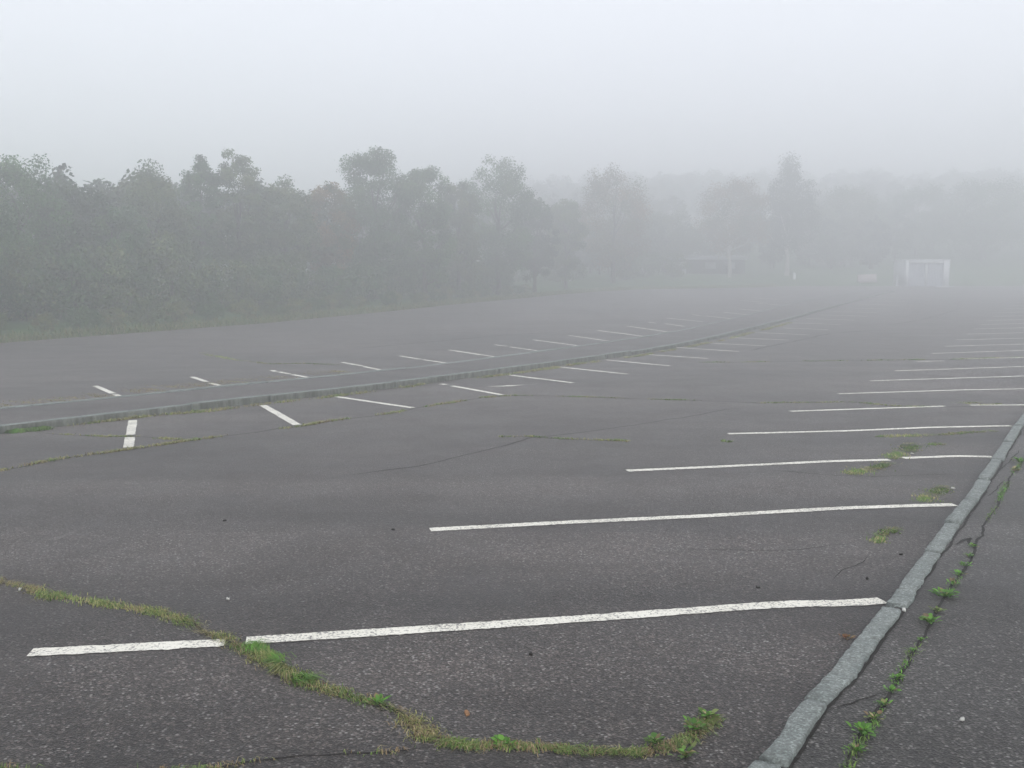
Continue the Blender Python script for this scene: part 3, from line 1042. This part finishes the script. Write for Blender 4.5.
def crown_leaves(r, h, w, n, leaf, base, pal_, nclump, shape='round', loose=0.0):
    """leaf faces spread over clumps of an uneven crown; returns quads, tints and the clump centres"""
    nclump = int(nclump * 3.2)
    cz0, cz1 = h * base, h
    ph = r.uniform(0, 6.28, 6)
    cs, cr = [], []
    for k in range(nclump):
        u = r.normal(0, 1, 3)
        u /= np.linalg.norm(u)
        th = math.atan2(u[1], u[0])
        lobe = 1 + .13 * math.sin(2 * th + ph[0]) + .10 * math.sin(3 * th + ph[1] + 2.5 * u[2]) + .08 * math.sin(5 * u[2] + ph[2] + th)
        rr = r.uniform(.25 if u[2] < .1 else .5, 1.0) ** .5
        t = .5 + .5 * u[2] * rr * (1 + .10 * math.sin(2 * th + ph[3]))
        prof = max(.42, 1.22 - .76 * t) if shape == 'cone' else 1.0
        c_ = w * r.uniform(.075, .14) * (prof if shape == 'cone' else 1.0) + .012 * w
        cs.append((u[0] * rr * w / 2 * prof * lobe * .84, u[1] * rr * w / 2 * prof * lobe * .84, cz0 + (cz1 - cz0) * min(.94, .03 + .90 * t)))
        cr.append(c_)
    if shape == 'cone':
        for t in np.linspace(.2, .9, 14):
            cs.append((0, 0, cz0 + (cz1 - cz0) * t)); cr.append(w * (.25 - .10 * t))
        nclump += 14
    cs, cr = np.array(cs), np.array(cr)
    k = r.choice(nclump, n, p=cr ** 2 / (cr ** 2).sum())
    d = r.normal(0, 1, (n, 3))
    d /= np.linalg.norm(d, axis=1, keepdims=True)
    rad = r.uniform(0, 1, n) ** .45
    # stray sprays that break the outline
    stray = r.uniform(0, 1, n) < (.07 + loose * .8)
    rad = np.where(stray, rad * r.uniform(1.0, 1.45, n), rad)
    P = cs[k] + d * (cr[k] * rad)[:, None] * np.array([1, 1, .75])
    P[:, 2] = np.maximum(P[:, 2], .05)
    nrm = d * .6 + r.normal(0, .6, (n, 3)) + np.array([0, 0, .5])
    nrm /= np.linalg.norm(nrm, axis=1, keepdims=True)
    tn = np.cross(nrm, r.normal(0, 1, (n, 3)))
    tn /= np.linalg.norm(tn, axis=1, keepdims=True)
    bt = np.cross(nrm, tn)
    L = leaf * r.uniform(.6, 1.35, n)[:, None]
    Q = np.stack([P - tn * L * .5, P + bt * L * .32, P + tn * L * .5, P - bt * L * .32], 1)
    ctint = pal_[r.integers(0, len(pal_), nclump)] * r.uniform(.75, 1.3, (nclump, 1))
    tint = ctint[k] * r.uniform(.7, 1.3, (n, 1))
    return Q, tint, cs


def quads_mesh(name, Q, tint, mat):
    n = len(Q)
    return mesh_np(name, Q.reshape(-1, 3), np.arange(n * 4), np.full(n, 4), mat, tint=np.repeat(tint, 4, 0))


def trunk_mb(r, h, base, cs, rad, forks=1):
    mb_ = MB()
    top = h * .78
    for fk in range(forks):
        ph = r.uniform(0, 6.28)
        sp_ = .0 if forks == 1 else .22 * h * .3
        pts = [(0, 0, -.4)]
        rr = [rad * 1.25]
        for k in range(1, 7):
            t = k / 6
            pts.append((math.cos(ph) * sp_ * t + r.normal(0, .02 * h * t), math.sin(ph) * sp_ * t + r.normal(0, .02 * h * t), top * t))
            rr.append(rad * (1 - t * .8))
        mb_.tube(pts, rr, 7)
        idx = r.choice(len(cs), min(len(cs), 10 if forks == 1 else 5), replace=False)
        for i in idx:
            e = Vector(cs[i])
            zb = max(.12 * h, min(e.z * .62, top * .9))
            f_ = zb / top * 6
            i0 = min(int(f_), 5)
            s_ = Vector(pts[i0]).lerp(Vector(pts[i0 + 1]), f_ - i0)
            mid = s_.lerp(e, .5) + Vector((r.normal(0, .15), r.normal(0, .15), -.08 * (e - s_).length))
            r0 = rad * .45 * (1 - zb / h * .5)
            mb_.tube([s_, mid, e], [r0, r0 * .6, r0 * .18], 5)
    return mb_


def make_tree(name, px, topy, wpx, Y, label_, pal_, n=9000, leaf=.2, base=.12, nclump=34, shape='round', loose=0.0, seed=0, bark='bark', forks=1, cat="tree", group="trees along the lot edge"):
    r = np.random.default_rng(seed)
    dx, dz = ray(px, topy)
    X = dx * Y
    z0 = gz(X, Y)
    h = max(1.0, min(EYE + dz * Y, 21.8) - z0)
    w = wpx / F * Y
    root = empty(name, (X, Y, z0), label_, cat, group)
    Q, tint, cs = crown_leaves(r, h, w, n, leaf, base, pal_, nclump, shape, loose)
    kz = h / np.quantile(Q[:, :, 2], .99)
    Q[:, :, 2] *= kz
    cs[:, 2] *= kz
    link("crown", quads_mesh("crown", Q, tint, M['leaf']), root)
    trunk_mb(r, h, base, cs, .018 * h + .03, forks).build("trunk", M[bark], root)
    return root


TREES = [
    ("broadleaf_tree", -52, 172, 150, 38, "dark leafy tree whose edge leans in at the far left", 'green', {}),
    ("broadleaf_tree", 15, 160, 105, 43, "tall leafy tree at the left edge with ragged top", 'green', dict(loose=.10)),
    ("broadleaf_tree", 72, 184, 80, 45, "round topped leafy tree just right of the one at the left edge", 'dark', {}),
    ("broadleaf_tree", 112, 206, 62, 46, "lower tree filling the dip in the treetops at the left", 'green', {}),
    ("broadleaf_tree", 152, 170, 92, 50, "broad round tree between the left dip and the sparse tall crown", 'olive', {}),
    ("broadleaf_tree", 200, 158, 52, 55, "tall tree with a thin see-through top, left of its twin peak", 'green', dict(loose=.35, n=7000)),
    ("broadleaf_tree", 236, 155, 58, 56, "tall tree with a sparse leafy top, right of its twin peak", 'olive', dict(loose=.25)),
    ("broadleaf_tree", 284, 182, 74, 58, "flat topped tree between the sparse peaks and the big central crown", 'olive', {}),
    ("broadleaf_tree", 326, 184, 66, 62, "reddish brown tree beside the big central crown", 'rust', {}),
    ("broadleaf_tree", 375, 151, 82, 66, "highest broad tree in the middle of the left row", 'green', dict(n=12000)),
    ("broadleaf_tree", 424, 168, 66, 68, "rounded tree leaning against the highest broad tree", 'green', {}),
    ("broadleaf_tree", 458, 184, 50, 74, "lower tree in the notch before the pointed green crown", 'olive', {}),
    ("broadleaf_tree", 498, 160, 86, 80, "pointed dome shaped tree right of the central crowns", 'green', dict(n=12000)),
    ("broadleaf_tree", 535, 196, 46, 86, "small tree on the right shoulder of the dome shaped tree", 'dark', {}),
    ("broadleaf_tree", 566, 200, 48, 94, "short tree between the dome shaped tree and the rusty round one", 'olive', {}),
    ("broadleaf_tree", 614, 170, 80, 104, "round rusty tinted tree standing clear of the fog behind", 'rust', dict(loose=.2)),
    ("broadleaf_tree", 668, 212, 76, 124, "faint low tree behind the left part of the shelter", 'olive', {}),
    ("birch_tree", 732, 180, 86, 116, "orange tinted tree with pale forked trunk near the shelter", 'rust', dict(bark='birch', forks=3, base=.24, loose=.12)),
    ("evergreen_tree", 790, 158, 74, 119, "tall dark pointed tree beside the orange tinted one", 'dark', dict(shape='cone', base=.16, n=11000, bark='birch')),
    ("broadleaf_tree", 846, 186, 84, 134, "faint tree right of the dark pointed tree", 'olive', {}),
    ("broadleaf_tree", 918, 186, 88, 140, "very faint tree rising directly behind the white framed shed", 'green', {}),
    ("broadleaf_tree", 984, 178, 96, 136, "very faint tree at the right behind the empty road end", 'green', {}),
    ("broadleaf_tree", 1052, 172, 100, 138, "very faint tree cut by the right edge of the photo", 'olive', {}),
]
for i, (nm, px, ty, wp, Y, lab, pk, kw) in enumerate(TREES):
    kw = dict(kw)
    lf = .07 + .0008 * Y
    make_tree(nm, px, ty + 3, wp, Y + (0 if Y < 100 else 0), lab, PAL[pk], int(kw.pop('n', 9500) * 2.9), lf, kw.pop('base', .08), kw.pop('nclump', 36),
              seed=2000 + i, **kw)

# shrubs along the left edge of the lot: three kinds, then copies
def make_shrub(name, h, w, pal_, seed, n=3800, leaf=.13):
    r = np.random.default_rng(seed)
    root = empty(name, (0, 0, 0), "leafy shrub", "shrub", "shrubs along the left edge of the lot")
    Q, tint, cs = crown_leaves(r, h, w, n, leaf, .0, pal_, 20, 'round', .12)
    link("foliage", quads_mesh("foliage", Q, tint, M['leaf']), root)
    mb_ = MB()
    for i in range(7):
        e = Vector(cs[i])
        mb_.tube([(r.normal(0, .1), r.normal(0, .1), -.2), e * .5 + Vector((0, 0, .1)), e], [.025, .018, .006], 5)
    mb_.build("stem", M['bark'], root)
    return root


SHRUB_LABEL = {'green': "dark green shrub in the misty thicket along the left edge of the lot",
               'pale': "pale yellowish shrub at the foot of the left trees",
               'olive': "dull olive shrub in the misty thicket along the left edge of the lot"}
protos = {k: make_shrub("shrub", 2.6, 3.4, PAL[k], 50 + j) for j, k in enumerate(('green', 'pale', 'olive'))}
used = set()


def place_shrub(kind, X, Y, s, sz, rz):
    src = protos[kind]
    if kind not in used:
        used.add(kind)
        o = src
    else:
        o = src.copy()
        COL.objects.link(o)
        for ch in src.children:
            c = ch.copy()
            COL.objects.link(c)
            c.parent = o
    o.location = (X, Y, gz(X, Y) - .05)
    o.scale = (s, s, s * sz)
    o.rotation_euler = (0, 0, rz)
    o['label'] = SHRUB_LABEL[kind]
    return o


edge = resample(LB[2:], 0.5)
edge = edge[(edge[:, 1] > 27) & (edge[:, 1] < 103)]
te, ne = normals(edge)
k = 0
i = 0
while i < len(edge):
    p, nn_ = edge[i], ne[i]
    out = nn_ if nn_[0] < 0 or nn_[1] > 0 else -nn_
    far = p[1] > 84                                   # the bank is bare grass near the rusty tree
    if not far:
        kind = ('pale', 'olive', 'pale', 'green')[k % 4]
        q = p + out * random.uniform(1.3, 2.2)
        place_shrub(kind, q[0], q[1], random.uniform(.32, .55), random.uniform(.7, 1.0), random.uniform(0, 6.28))
        q = p + out * random.uniform(3.4, 5.2)
        place_shrub(('green', 'olive')[k % 2], q[0], q[1], random.uniform(.8, 1.25), random.uniform(.85, 1.2), random.uniform(0, 6.28))
    else:
        q = p + out * random.uniform(7.5, 10)
        place_shrub(('green', 'olive')[k % 2], q[0], q[1], random.uniform(.8, 1.2), random.uniform(.8, 1.1), random.uniform(0, 6.28))
    k += 1
    i += int(random.uniform(3.6, 5.4) if not far else random.uniform(6, 9))

# tall grass along that edge
ev = resample(LB[2:], 0.1)
ev = ev[(ev[:, 1] > 28) & (ev[:, 1] < 108)]
_, nv = normals(ev)
nv = np.where(((nv[:, 0] < 0) | (nv[:, 1] > 0))[:, None], nv, -nv)
ii = RNG.integers(0, len(ev), 26000)
sp = ev[ii] + nv[ii] * (np.abs(RNG.normal(0, .75, 26000)) - .08)[:, None]
zz = ground_z(sp[:, 0], sp[:, 1])
zmap = {}
it = iter(zz)
blades("verge_grass", "rough grass verge along the left edge of the lot", sp, (lambda f: (lambda r, q: f(r, q) * .62))(pal([GREENS, STRAW, GREENS])), .10, .34, .012, 99, lambda p: next(it))

# the woods behind: one mass
wQ, wT, wTr = [], [], MB()
rw = np.random.default_rng(5)
protoc = []
for j in range(5):
    Q, tint, cs = crown_leaves(rw, 11.0, 7.5, 2600, .5, .06, PAL[('green', 'olive', 'dark', 'olive', 'green')[j]], 26, 'round', .1)
    protoc.append((Q, tint))
spots = []
eb = resample(LB[2:], 4.2)
eb = eb[(eb[:, 1] > 26) & (eb[:, 1] < 100)]
_, nb = normals(eb)
for p, n_ in zip(eb, nb):
    o_ = n_ if n_[0] < 0 else -n_
    for d_ in (13.0, 19.0, 26.0):
        q = p + o_ * (d_ + rw.uniform(-2, 2))
        spots.append((q[0], q[1], rw.uniform(.47, .60) * (1 + (p[1] - 36) / 150)))
for px_ in range(536, 662, 9):
    Y = rw.uniform(113, 122)
    spots.append(((px_ - 512) / 1000 * Y, Y, rw.uniform(.5, .66)))
for _ in range(20):
    spots.append((rw.uniform(2, 52), rw.uniform(128, 133), rw.uniform(.5, .68)))
for _ in range(330):
    X, Y = rw.uniform(-10, 180), rw.uniform(131, 235)
    if X / Y > .75:
        continue
    top = EYE + Y * (HORIZON - np.interp(Y, [131, 170, 235], [204, 180, 163]) + rw.uniform(-6, 4)) / 1000
    spots.append((X, Y, float(np.clip((min(top, 31.0) - gz(X, Y)) / 11.9, .55, 1.6))))
for (X, Y, s) in spots:
    Q, tint = protoc[rw.integers(5)]
    a = rw.uniform(0, 6.28)
    R = np.array([[math.cos(a), -math.sin(a), 0], [math.sin(a), math.cos(a), 0], [0, 0, 1]])
    z0 = gz(X, Y) - .1
    wQ.append((Q @ R.T) * s + np.array([X, Y, z0]))
    wT.append(tint * rw.uniform(.8, 1.2))
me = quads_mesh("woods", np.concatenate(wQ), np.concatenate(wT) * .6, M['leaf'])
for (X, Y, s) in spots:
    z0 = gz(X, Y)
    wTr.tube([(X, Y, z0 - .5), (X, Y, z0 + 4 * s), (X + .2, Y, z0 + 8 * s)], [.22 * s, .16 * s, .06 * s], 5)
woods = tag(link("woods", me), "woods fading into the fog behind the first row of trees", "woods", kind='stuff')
wt = wTr.build("trunk", M['bark'], woods)
wt['kind'] = 'stuff'

# ------------------------------------------------------------------ structures at the end of the lot
def px_at(px, py, Y):
    dx, dz = ray(px, py)
    return dx * Y, EYE + dz * Y


# shed with a white frame and ribbed doors
SY = 106.5
xl_, _ = px_at(905, 288, SY)
xr_, ztop = px_at(950, 260, SY)
zb = float(g(SY)) - .02
W_, H_ = xr_ - xl_, ztop - zb
sh = empty("shed", ((xl_ + xr_) / 2, SY, zb), "pale grey shed with white frame and ribbed double doors at the lot's end", "shed")
D_ = 3.2
fm = MB()
pw, pl = .62, .32                                     # right post, left post
fm.box((-W_ / 2 + pl / 2, .12, H_ / 2), (pl, .24, H_), bev=.02)
fm.box((W_ / 2 - pw / 2, .12, H_ / 2), (pw, .24, H_), bev=.02)
fm.box(((pl - pw) / 2, .11, H_ - .16), (W_ - pl - pw - .004, .22, .32))
fm.build("frame", M['white_metal'], sh)
wm = MB()
for sx in (-1, 1):
    wm.box((sx * (W_ / 2 - .06), .245 + D_ / 2, H_ / 2 - .02), (.1, D_, H_ - .04))
wm.box((0, .25 + D_, H_ / 2 - .02), (W_ - .24, .1, H_ - .04))
wm.build("wall", M['pale_strip'], sh)
rm = MB()
rm.box((0, .13 + D_ / 2 + .06, H_ + .045), (W_ + .2, D_ + .5, .08))
rm.build("roof", M['white_metal'], sh)


def ribbed(x0, x1, z0, z1, yb):
    """a sheet with upright ribs"""
    mb_ = MB()
    n_ = max(4, int((x1 - x0) / .16))
    prof = []
    for k_ in range(n_):
        a = x0 + (x1 - x0) * k_ / n_
        s_ = (x1 - x0) / n_
        prof += [(a, 0), (a + s_ * .35, 0), (a + s_ * .5, -.06), (a + s_ * .85, -.06)]
    prof.append((x1, 0))
    vs_ = [(x, yb + y_, z) for z in (z0, z1) for x, y_ in prof] + [(x, yb + .08, z) for z in (z0, z1) for x in (x0, x1)]
    m_ = len(prof)
    fs_ = [(k_, k_ + 1, m_ + k_ + 1, m_ + k_) for k_ in range(m_ - 1)]
    b_ = 2 * m_
    fs_ += [(b_ + 1, b_, b_ + 2, b_ + 3), (b_, 0, m_, b_ + 2), (m_ - 1, b_ + 1, b_ + 3, 2 * m_ - 1)]
    mb_.add(vs_, fs_)
    return mb_


dl, dr = -W_ / 2 + pl + .01, W_ / 2 - pw - .01
mid_ = dl + (dr - dl) * .52
for x0, x1 in ((dl, mid_ - .13), (mid_ + .13, dr)):
    dmb = ribbed(x0, x1, .06, H_ - .33, .14)
    d_ = dmb.build("door", M['grey_metal'], sh)
    hm = MB()
    hx = x1 - .12 if x1 < 0.4 else x0 + .12
    hm.box((hx, .04, 1.15), (.05, .06, .3), bev=.01)
    hm.build("handle", M['white_metal'], d_)
mm = MB()
mm.box((mid_, .13, H_ / 2 - .14), (.24, .08, H_ - .4), bev=.01)
mm.build("door_post", M['pale_strip'], sh)
# loose pale slab at the shed's right foot
mb = MB()
sx_, _ = px_at(943, 289, SY - 1.2)
mb.box((0, 0, .05), (2.2, .5, .1), .35, bev=.05)
tag(mb.build("kerb_slab", M['white_metal'], None, loc=(sx_, SY - 1.5, float(g(SY - 1.5)))), "short white slab on the asphalt at the right foot of the shed", "slab")

# low shelter under the trees
LY = 121.0
x0, z1 = px_at(664, 256, LY)
x1, _ = px_at(748, 256, LY)
zb2 = min(gz(x0, LY), gz(x1, LY)) - .1
Wl, Hl = x1 - x0, z1 - zb2
sh2 = empty("shelter", ((x0 + x1) / 2, LY, zb2), "faint low grey building with a pale end panel under the trees", "building")
wl = MB()
wl.box((.0, 2.0, Hl * .42), (Wl - .6, 3.6, Hl * .84))
wl.build("wall", M['shed_wall'], sh2)
pm = MB()
pm.box((-Wl / 2 + 1.55, .17, Hl * .36), (2.3, .08, Hl * .66))
pm.build("door", M['shed_pale'], sh2)
for wx in (0.6, 2.9):
    wdw = MB()
    wdw.box((wx, .18, Hl * .5), (1.3, .06, .8))
    wf = wdw.build("window", M['roofing'], sh2)
rf = MB()
ov = .5
zt = Hl
rf.add([(-Wl / 2, -.6, Hl * .8), (Wl / 2, -.6, Hl * .8), (Wl / 2, 2.0, zt), (-Wl / 2, 2.0, zt), (Wl / 2, 4.6, Hl * .8), (-Wl / 2, 4.6, Hl * .8),
        (-Wl / 2, -.6, Hl * .8 + .12), (Wl / 2, -.6, Hl * .8 + .12), (Wl / 2, 2.0, zt + .12), (-Wl / 2, 2.0, zt + .12), (Wl / 2, 4.6, Hl * .8 + .12), (-Wl / 2, 4.6, Hl * .8 + .12)],
       [(3, 2, 1, 0), (5, 4, 2, 3), (6, 7, 8, 9), (9, 8, 10, 11), (0, 1, 7, 6), (4, 5, 11, 10), (1, 2, 8, 7), (2, 4, 10, 8), (3, 0, 6, 9), (5, 3, 9, 11)])
rf.build("roof", M['roofing'], sh2)

# white marker posts on the bank, a bollard and a block by the shed
def post(px, ytop, ybot, wpx, Y, label_, name="marker_post", group="white marker posts on the grass bank"):
    X, zt_ = px_at(px, ytop, Y)
    z0 = gz(X, Y)
    h = max(.6, zt_ - z0) if name == 'bollard' else .8
    r_ = wpx / F * Y / 2
    mb_ = MB()
    mb_.lathe([(r_ * 1.05, -.2), (r_ * 1.05, .08), (r_, .1), (r_, h - r_ * .9), (r_ * .92, h - r_ * .5), (r_ * .7, h - r_ * .18), (r_ * .3, h)], n=16)
    return tag(mb_.build(name, M['white_metal'], None, True, loc=(X, Y, z0)), label_, "post", group)


post(570.5, 276.5, 282, 2.4, 103.5, "short white marker post on the grass bank left of the round rusty tree")
post(633.2, 274.5, 280.5, 2.4, 113.5, "short white marker post on the grass bank below the round rusty tree")
post(794.5, 268, 274, 2.8, 115, "short white marker post below the tall dark pointed tree")
post(898, 275, 287.5, 3.0, 108.6, "white bollard just left of the white framed shed", "bollard", None)
X, zt_ = px_at(867, 274, 112.5)
z0 = gz(X, 112.5)
mb = MB()
hh = max(.7, zt_ - z0)
mb.add([(-1.0, -.5, -.2), (1.0, -.5, -.2), (1.0, .5, -.2), (-1.0, .5, -.2), (-.95, -.42, hh * .9), (.9, -.45, hh), (.92, .4, hh * .96), (-.9, .42, hh * .88)],
       [(3, 2, 1, 0), (4, 5, 6, 7), (0, 1, 5, 4), (1, 2, 6, 5), (2, 3, 7, 6), (3, 0, 4, 7)])
tag(mb.build("concrete_block", M['block'], None, loc=(X, 112.5, z0)), "faint pinkish concrete block on the bank at the end of the island", "block")

# ------------------------------------------------------------------ fog, sky and light
FOG = 0.0132
tops = [float(ground_z(np.array([X]), np.array([Y]))[0]) for X, Y, s in spots]
hz = MB()
FOG_TOP = 32.0
hz.box((20, 170, (FOG_TOP - 1.8) / 2), (600, 500, FOG_TOP + 1.8))
hm_, nt, bs, out = new_mat("fog")
nt.nodes.remove(bs)
pv_ = node(nt, 'ShaderNodeVolumePrincipled')
pv_.inputs['Color'].default_value = (0.993, 0.995, 1.0, 1)
pv_.inputs['Density'].default_value = FOG
pv_.inputs['Anisotropy'].default_value = 0.6
nt.links.new(pv_.outputs[0], out.inputs['Volume'])
haze = tag(hz.build("haze", hm_), kind='stuff')

world = bpy.data.worlds.new("World")
scene.world = world
world.use_nodes = True
wn = world.node_tree
wn.nodes.clear()
wo = wn.nodes.new('ShaderNodeOutputWorld')
bg = wn.nodes.new('ShaderNodeBackground')
sky = wn.nodes.new('ShaderNodeTexSky')
sky.sky_type = 'NISHITA'
sky.sun_disc = False
SUN_EL, SUN_ROT = math.radians(40), math.radians(165)
sky.sun_elevation = SUN_EL
sky.sun_rotation = SUN_ROT
# an overcast sky: the clear sky's light spread out by an even cloud sheet
bw = wn.nodes.new('ShaderNodeRGBToBW')
wn.links.new(sky.outputs[0], bw.inputs[0])
cl = mixc(wn, 1.0, bw.outputs[0], (0.97, 0.99, 1.05), 'MULTIPLY')
cl = mixc(wn, 0.65, cl, (8.75, 9.0, 9.65))
cl = mixc(wn, 0.9, sky.outputs[0], cl)
wn.links.new(cl, bg.inputs[0])
bg.inputs[1].default_value = 0.11
wn.links.new(bg.outputs[0], wo.inputs[0])

sd = bpy.data.lights.new("sun", 'SUN')
sd.energy = 0.8
sd.angle = math.radians(40)
sd.color = (1.0, 0.97, 0.93)
sun = bpy.data.objects.new("sun", sd)
COL.objects.link(sun)
# sun_rotation turns clockwise from +Y seen from above
az = SUN_ROT
dirv = Vector((math.sin(az) * math.cos(SUN_EL), math.cos(az) * math.cos(SUN_EL), math.sin(SUN_EL)))
sun.rotation_euler = dirv.to_track_quat('Z', 'Y').to_euler()
sun.location = (0, 0, 60)

# ------------------------------------------------------------------ render settings
scene.render.engine = 'CYCLES'
cy = scene.cycles
cy.max_bounces = 20
cy.diffuse_bounces = 3
cy.glossy_bounces = 2
cy.transmission_bounces = 3
cy.volume_bounces = 18
cy.transparent_max_bounces = 4
cy.use_denoising = True
try:
    cy.denoiser = 'OPENIMAGEDENOISE'
    cy.denoising_input_passes = 'RGB_ALBEDO_NORMAL'
except Exception:
    pass
scene.view_settings.view_transform = 'Standard'
scene.view_settings.look = 'None'
scene.view_settings.gamma = 1.0
scene.view_settings.exposure = 0.80
scene.view_settings.use_curve_mapping = False
